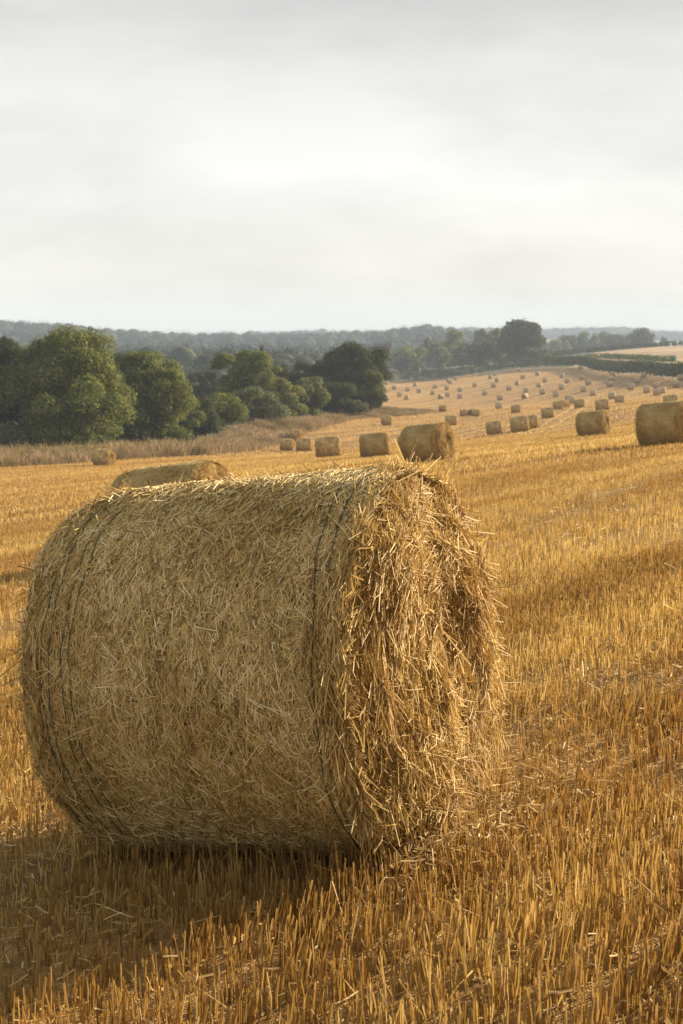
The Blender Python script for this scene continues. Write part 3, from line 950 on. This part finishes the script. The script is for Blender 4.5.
def crown_clumps(W, H, z0, n, seed, shape='round', rmin=.13, rmax=.24):
    """clump centres over a crown envelope W wide, from z0 to H"""
    r = np.random.default_rng(seed)
    d = unit(r.normal(0, 1, (n, 3)))
    rad_ = np.where(r.random(n) < .3, r.uniform(.1, .6, n), r.uniform(.62, .86, n))
    hz = (H - z0) / 2
    c = d * rad_[:, None]
    lob = Waves(3, .9, 10, seed + 1)(d)
    c *= (1 + .20 * lob)[:, None]
    if shape == 'dome': c[:, 2] = np.where(c[:, 2] < 0, c[:, 2] * .95, c[:, 2]); c[:, :2] *= np.where(c[:, 2] < 0, 1.12, 1.0)[:, None]
    if shape == 'tall': c[:, :2] *= np.where(c[:, 2] > .2, .78, 1)[:, None]
    c = c * np.array([W / 2, W / 2, hz]) + np.array([0, 0, z0 + hz])
    rr = r.uniform(rmin, rmax, n) * min(W, H)
    return c, rr


def limbs(H, z0, c, rr, seed, trunk_r):
    r = np.random.default_rng(seed + 5)
    top = np.array([r.normal(0, .02) * H, r.normal(0, .02) * H, H * .62])
    tz = np.linspace(0, 1, 7)
    path = np.outer(tz, top) + np.c_[.02 * H * np.sin(tz * 5 + seed), .02 * H * np.cos(tz * 4 + seed), 0 * tz] * tz[:, None]
    path[0, 2] = -.3
    rads = trunk_r * (1.25 - .95 * tz); rads[0] *= 1.35
    parts = [tube(path, rads, 9)]
    for i in r.permutation(len(c))[:min(len(c), 16)]:
        k = r.integers(2, 6); s = path[k]; e = c[i]
        m_ = (s + e) / 2 + np.array([0, 0, .06 * H])
        parts.append(tube(np.array([s, m_ * .5 + s * .5 + [0, 0, .01 * H], m_, e]), np.array([.42, .32, .22, .08]) * trunk_r, 6))
    V, F = join(parts)
    return V, F


def build_tree(name, W, H, mat, seed, n_cl, per, leaf, shape='round', z0f=.1, rmin=.075, rmax=.19, fill=.25):
    root = empty(name)
    z0 = H * z0f
    c, rr = crown_clumps(W, H, z0, n_cl, seed, shape, rmin, rmax)
    top = c[:, 2] + rr * .85
    c[:, 2] -= np.maximum(top - H, 0)
    c[:, 2] = np.maximum(c[:, 2], z0 * .6 + rr * .4)
    if shape != 'tall':      # low boughs sweep down to the grass
        k = np.random.default_rng(seed + 9).permutation(len(c))[:len(c) // 5]
        c[k, 2] = rr[k] * .55
    V, F = leaf_cloud(c, rr, np.maximum((per * (rr / rr.mean()) ** 2).astype(int), 5), leaf, seed)
    tr = np_mesh('trunk', *limbs(H, z0, c, rr, seed, .028 * H), M_bark, root, True)
    np_mesh('crown', V, F, M_leaf[mat], root)
    return root


def stand(o, px, py, Y, label, cat, group, yaw=None, s=None):
    x = at(px, py, Y)[0]
    o.location = (x, Y, g1(x, Y))
    if yaw is not None: o.rotation_euler = (0, 0, yaw)
    if s is not None: o.scale = s
    return tag(o, label, cat, group)


def span(px0, px1, top, Y):
    """real width and height of a plant seen between px0 and px1 reaching up to row top"""
    W = (px1 - px0) * Y / FPX
    xm = at((px0 + px1) / 2, top, Y)
    return W, xm[2] - g1(xm[0], Y)


GT = 'trees along the field edge'
EDGE = [  # name, px0, px1, top, Y, material, seed, clumps, per, leaf, shape, z0f, label
    ('leafy_tree', 4, 121, 325, 146, 'olive', 3, 75, 620, .27, 'dome', .03, 'tallest broad olive green tree, sunlit on one flank, behind the lone bale'),
    ('leafy_tree', -52, 42, 341, 150, 'dark', 8, 50, 500, .28, 'dome', .05, 'dark broad tree at the picture edge, overlapped by the tallest tree'),
    ('leafy_tree', 90, 142, 338, 178, 'dark', 15, 60, 300, .28, 'dome', .05, 'dark round crown rising behind the gap between two big leafy trees'),
    ('leafy_tree', 111, 191, 356, 158, 'olive', 21, 60, 520, .27, 'round', .02, 'second big leafy tree, greyer leaves, beside the tallest one'),
    ('round_tree', 178, 224, 371, 262, 'dark', 29, 30, 300, .34, 'dome', .05, 'low very dark round tree set back between leafy trees'),
    ('leafy_tree', 217, 276, 354, 205, 'olive', 33, 46, 420, .30, 'dome', .06, 'olive tree with open branches just under the dead snag'),
    ('leafy_tree', 255, 300, 368, 200, 'yellow', 37, 36, 340, .29, 'round', .03, 'yellow green lower tree beside the one with open branches'),
    ('round_tree', 318, 381, 344, 232, 'dark', 41, 52, 420, .34, 'dome', .04, 'tall round dark tree ending the row at the field corner'),
    ('round_tree', 284, 334, 363, 238, 'dark', 45, 36, 320, .33, 'dome', .05, 'dark rounded tree leaning against the tall round dark one'),
    ('leafy_tree', 284, 330, 377, 212, 'olive', 49, 36, 340, .30, 'dome', .02, 'bushy green tree in front of the dark rounded tree'),
    ('leafy_tree', 356, 386, 372, 226, 'olive', 53, 30, 300, .30, 'tall', .02, 'narrow bushy tree at the foot of the tall round dark one'),
    ('leafy_tree', 262, 300, 363, 262, 'dark', 57, 26, 260, .34, 'round', .08, 'dark crown glimpsed between the snag and the dark rounded tree'),
]
for nm, a, b, top, Y, mt, sd, nc, per, lf, shp, z0, lab in EDGE:
    W, H = span(a, b, top, Y)
    t = build_tree(nm, W * 1.06, H * 1.045, mt, sd, int(nc * 1.7), int(per * 1.3), lf * .74, shp, z0)
    stand(t, (a + b) / 2, 400, Y, lab, 'tree', GT)

GB = 'bushes at the foot of the trees'
BUSH = [(-14, 27, 424, 139, 'grey', 61, 'greyish round bush at the picture edge, before the tall trees'),
        (28, 62, 434, 140, 'dark', 62, 'low dark bush beneath the tallest tree, by the greyish bush'),
        (88, 112, 438, 144, 'grey', 63, 'pale low shrub behind the lone bale'),
        (115, 150, 430, 150, 'dark', 64, 'dark bush filling the foot of the second big tree'),
        (168, 205, 394, 168, 'olive', 65, 'bushy shrub flanking the second big leafy tree'),
        (182, 216, 397, 170, 'dark', 66, 'low dark shrub beneath the very dark round tree'),
        (200, 246, 387, 182, 'olive', 67, 'rounded shrub under the tree with open branches'),
        (230, 284, 386, 186, 'grey', 68, 'wide greyish shrub in front of the yellow green tree'),
        (266, 302, 393, 196, 'olive', 69, 'shrub joining the wide greyish one to the bushy green tree'),
        (316, 354, 382, 218, 'dark', 70, 'dark undergrowth shrub beneath the tall round dark tree'),
        (340, 366, 396, 219, 'grey', 71, 'thin greyish shrub beside the narrow bushy tree')]
for a, b, top, Y, mt, sd, lab in BUSH:
    W, H = span(a, b, top, Y); W *= 1.12
    root = empty('bush')
    c, rr = crown_clumps(W, H, 0, 22, sd, 'dome', .16, .28)
    c[:, 2] -= np.maximum(c[:, 2] + rr * .85 - H, 0); c[:, 2] = np.maximum(c[:, 2], rr * .4)
    V, F = leaf_cloud(c, rr, np.maximum((520 * (rr / rr.mean()) ** 2).astype(int), 5), .19, sd)
    np_mesh('foliage', V, F, M_leaf[mt], root)
    st = [tube(np.array([[0, 0, -.2], c[i] * .5 + [0, 0, .1], c[i]]), np.array([.07, .05, .02]), 5) for i in range(8)]
    np_mesh('stem', *join(st), M_bark, root)
    stand(root, (a + b) / 2, 420, Y, lab, 'bush', GB)

# dead snag
Y = 216
W, H = span(255, 271, 344.5, Y)
root = empty('dead_tree')
r = np.random.default_rng(5)
tr = tube(np.array([[0, 0, -.2], [.1, 0, H * .4], [-.05, 0, H * .75], [.0, .1, H]]), [.36, .30, .24, .10], 8)
np_mesh('trunk', *tr, M_dead, root, True)
for z, dx, dz in ((.70, .95, .22), (.76, -.55, .14), (.82, .75, .12), (.88, -.35, .10), (.80, 1.15, .10), (.9, .3, .09)):
    br = tube(np.array([[-.03, 0, H * z], [dx * .5, r.normal(0, .3), H * z + dz * H * .35], [dx * .85, r.normal(0, .4), H * z + dz * H * .6], [dx * .95, r.normal(0, .4), H * z + dz * H]]), [.14, .12, .09, .05], 5)
    np_mesh('branch', *br, M_dead, root, True)
stand(root, 262, 400, Y, 'bare dead snag sticking up out of the olive tree', 'dead tree', None)

# far trees: a few kinds, copied with a size of their own
def proto_tree(mat, seed, shape, n_cl=34, per=150, leaf=.055, z0f=.08):
    return build_tree('far_tree', 1.0, 1.0, mat, seed, n_cl, per, leaf, shape, z0f, .12, .24)


FP = {'oak': proto_tree('dark', 101, 'dome', 46, 240, .045), 'olive': proto_tree('olive', 102, 'round'), 'yellow': proto_tree('yellow', 103, 'round', 30, 150),
      'grey': proto_tree('grey', 104, 'tall', 26, 130), 'copper': proto_tree('copper', 105, 'dome'), 'dark': proto_tree('dark', 106, 'dome'), 'olive2': proto_tree('olive', 107, 'tall', 28, 150)}
used = {k: False for k in FP}
GF1, GF2, GF3 = 'trees beyond the hedge', 'trees in the valley beyond the field', 'hazy trees beyond the pale upper field'
FAR = [  # px0, px1, top, base py, Y, kind, label, group
    (503, 547, 319.5, 361, 590, 'oak', 'big round dark oak standing alone beyond the hedge', GF1),
    (391, 424, 346, 380, 620, 'olive', 'broad olive tree beyond the hedge, above the pale post', GF1),
    (417, 442, 337, 378, 660, 'grey', 'taller greyish tree rising behind the broad olive one', GF1),
    (429, 452, 347, 378, 620, 'yellow', 'yellowish tree beside the broad olive one beyond the hedge', GF1),
    (440, 466, 329.5, 374, 640, 'yellow', 'highest yellow topped tree in the middle of the hedge trees', GF1),
    (452, 474, 341, 374, 610, 'olive2', 'tree in front of the highest yellow topped one', GF1),
    (466, 486, 343, 372, 612, 'dark', 'dull dark tree next to the yellow topped one, nearer the oak', GF1),
    (472, 492, 328.5, 370, 660, 'grey', 'tall pale tree with open crown, further from the oak of two', GF1),
    (486, 509, 328, 368, 655, 'grey', 'tall pale tree with open crown touching the oak', GF1),
    (477, 497, 336, 370, 615, 'olive2', 'olive tree before the tall pale open ones', GF1),
    (490, 510, 335, 368, 612, 'yellow', 'sunlit yellow green tree tucked against the oak', GF1),
    (542, 552, 348, 362, 600, 'olive', 'little shrubby tree at the oak foot on its sunny flank', GF1),
    (374, 394, 342.5, 384, 720, 'copper', 'copper coloured copse tree beyond the hedge corner', GF1),
    (362, 380, 346, 384, 740, 'copper', 'second coppery tree half behind the tall round dark tree', GF1),
    (396, 412, 356, 384, 600, 'dark', 'low dark tree just inside the hedge corner', GF1),
    (274, 304, 346, 378, 640, 'grey', 'pale rounded tree in the valley behind the dead snag', GF2),
    (300, 324, 352, 378, 600, 'yellow', 'low yellowish tree in the valley behind the dark rounded one', GF2),
    (183, 202, 358.5, 380, 560, 'grey', 'pale round tree in the valley, first of three by the dark round tree', GF2),
    (197, 212, 357.5, 380, 565, 'yellow', 'pale yellowish tree in the valley, middle of three', GF2),
    (165, 186, 361, 382, 550, 'grey', 'pale tree in the valley showing beside the second big leafy tree', GF2),
    (210, 232, 353, 378, 640, 'olive', 'olive valley tree behind the tree with open branches', GF2),
    (228, 250, 351, 376, 680, 'yellow', 'yellowish valley tree glimpsed over the open branched one', GF2),
    (562, 584, 335.5, 352, 920, 'dark', 'hazy tree at the far end of the row above the second hedge', GF3),
    (576, 596, 331.5, 352, 930, 'olive', 'hazy peaked tree, second in the row above the second hedge', GF3),
    (593, 612, 331, 352, 950, 'grey', 'hazy pale round tree in the middle of the row above the second hedge', GF3),
    (606, 626, 334.5, 350, 930, 'dark', 'hazy low tree right of the pale round one above the second hedge', GF3),
    (619, 636, 334, 349, 920, 'olive', 'hazy low tree touching the domed tree above the second hedge', GF3),
    (632, 656, 328.5, 348, 900, 'dark', 'hazy large domed tree standing out above the second hedge', GF3),
    (658, 668, 336.5, 346, 900, 'grey', 'hazy small tree standing clear of the domed one', GF3),
    (549, 568, 339, 354, 900, 'olive', 'hazy low tree between the oak and the hazy row', GF3),
]
for a, b, top, base, Y, kd, lab, grp in FAR:
    o = FP[kd] if not used[kd] else copy_tree(FP[kd]); used[kd] = True
    W = (b - a) * Y / FPX * 1.04
    x = at((a + b) / 2, base, Y)[0]; zg = g1(x, Y)
    H = at((a + b) / 2, top, Y)[2] - zg
    o.location = (x, Y, zg); o.scale = (W, W * random.uniform(.9, 1.1), H); o.rotation_euler = (0, 0, random.uniform(0, 6.28))
    tag(o, lab, 'tree', grp)

# ------------------------------------------------------------------ hedges
def hedge(line, height, width, mat, seed, label, leaf=.32, dens=26):
    r = np.random.default_rng(seed)
    cs, rs = [], []
    for a, b in zip(line[:-1], line[1:]):
        L = np.linalg.norm(b - a); n = max(2, int(L / 1.1))
        for t in (np.arange(n) + r.random(n)) / n:
            p = a + (b - a) * t
            for lv in range(2):
                hh = height * (.34 + .36 * lv) * r.uniform(.86, 1.10)
                cs.append([p[0] + r.normal(0, width * .18), p[1] + r.normal(0, width * .18), hh]); rs.append(r.uniform(.28, .36) * height)
    cs = np.array(cs); rs = np.array(rs)
    cs[:, 2] += ground(cs[:, 0], cs[:, 1])
    V, F = leaf_cloud(cs, rs, np.full(len(cs), dens), leaf, seed, .9)
    o = line[len(line) // 2]; base = np.array([o[0], o[1], g1(o[0], o[1])])
    root = empty('hedge', base)
    np_mesh('foliage', V - base, F, M_leaf[mat], root)
    st = []
    for p in cs[::6]:
        z = g1(p[0], p[1]); st.append(tube(np.array([[p[0], p[1], z - .1], [p[0] + .1, p[1], z + .8], p]) - base, [.06, .05, .03], 4))
    np_mesh('stem', *join(st), M_bark, root)['kind'] = 'stuff'
    return tag(root, label, 'hedge')


def hline(pts):
    return np.array([[at(a, b, y)[0], y] for a, b, y in pts])


hedge(hedge_line[1:, :2], 4.1, 2.4, 'dark', 201, 'long thick dark green hedge closing off the far end of the bale field', .36, 70)
hedge(hline([(374, 384, 582), (398, 383, 575), (420, 379, 572)]), 2.2, 2.0, 'olive', 202, 'short low ragged hedge at the field corner by the copper trees', .3, 30)
hedge(hline([(520, 362, 590), (555, 358, 615), (585, 353, 640), (620, 348.5, 655), (650, 346, 660), (683, 343.5, 662), (740, 340, 665)]), 2.6, 2.2, 'dark', 203, 'second higher hedge running along the top of the pale upper field', .36, 60)
hedge(hline([(585, 356, 540), (604, 355, 530), (630, 357, 505), (655, 360, 480), (676, 362, 462)]), 2.4, 2.0, 'olive', 204, 'short green hedge between the pale upper field and the thick hedge', .34, 60)

# pale post in the hedge corner
px_ = at(415.3, 376, 566)
zz = g1(px_[0] - .3, 558)
root = empty('gate_post', (px_[0] + 2.2, 573, g1(px_[0] + 2.2, 573)))
np_mesh('post', *tube(np.array([[0, 0, -.2], [0, 0, 1.4], [.02, 0, 4.3], [.02, 0, 4.4]]), [.3, .3, .28, .2], 10), M_post, root)
np_mesh('cap', *tube(np.array([[.02, 0, 4.4], [.02, 0, 4.5], [.02, 0, 4.58]]), [.36, .34, .05], 10), M_post, root)
tag(root, 'pale grey post standing up in the hedge by the field corner', 'post')

# ------------------------------------------------------------------ woods on the far hills
def woods(y0, y1, n, size, seed, pxr=(-160, 840), conifer=0.0):
    r = np.random.default_rng(seed)
    ico = bpy.data.meshes.new('tmp')
    import bmesh
    bm = bmesh.new(); bmesh.ops.create_icosphere(bm, subdivisions=2, radius=1)
    iv = np.array([v.co[:] for v in bm.verts]); fi = np.array([[v.index for v in f.verts] for f in bm.faces]); bm.free()
    Y = r.uniform(y0, y1, n); px = r.uniform(*pxr, n); X = (px - 341.5) / FPX * Y
    Z = ground(X, Y)
    parts = []
    s = size * r.uniform(.55, 1.15, n)
    for i in range(n):
        h = s[i] * r.uniform(.95, 1.25)
        if r.random() < conifer:
            k = iv * np.array([s[i] * .28, s[i] * .28, h * .75]) * np.where(iv[:, 2:3] > 0, 1 - .7 * iv[:, 2:3], 1)
        else:
            k = iv * (1 + .10 * np.sin(iv @ r.normal(0, 2.2, (3, 1)) + r.random() * 6) + .035 * r.normal(0, 1, (len(iv), 1))) * np.array([s[i] * .62, s[i] * .62, h * .52])
        parts.append((k + [X[i], Y[i], Z[i] + h * .5], fi))
    c = np.c_[X, Y, Z + s * .72]
    lv = leaf_cloud(c, s * .64, np.full(n, 150), size * .075, seed + 1, .95, .05)
    return parts + [lv]


V, F = join(woods(860, 1500, 3000, 9.5, 301) + woods(770, 870, 200, 8.0, 303, (370, 520)) + woods(420, 870, 650, 8.5, 304, (-160, 366)))
tag(np_mesh('woodland', V, F, M_woods, None, True), 'dense wooded hillside closing the valley behind the fields', 'woodland', kind='stuff')
V, F = join(woods(2350, 2750, 1300, 13, 302, (250, 800), .35))
tag(np_mesh('distant_woodland', V, F, M_woods, None, True), 'pale hazy wooded ridge on the horizon', 'woodland', kind='stuff')

# ------------------------------------------------------------------ air
m, nt, out = new_mat('air')
pv = nt.nodes.new('ShaderNodeVolumePrincipled'); pv.inputs['Color'].default_value = (.63, .78, 1.0, 1)
pv.inputs['Density'].default_value = .00027; pv.inputs['Anisotropy'].default_value = .0
nt.links.new(pv.outputs[0], out.inputs['Volume'])
x0, y0, z0, x1, y1, z1 = -4400, -4400, -60, 4400, 4400, 90
V = np.array([[x, y, z] for z in (z0, z1) for y in (y0, y1) for x in (x0, x1)])
F = np.array([[0, 2, 3, 1], [4, 5, 7, 6], [0, 1, 5, 4], [2, 6, 7, 3], [0, 4, 6, 2], [1, 3, 7, 5]])
tag(np_mesh('haze', V, F, m), kind='stuff')
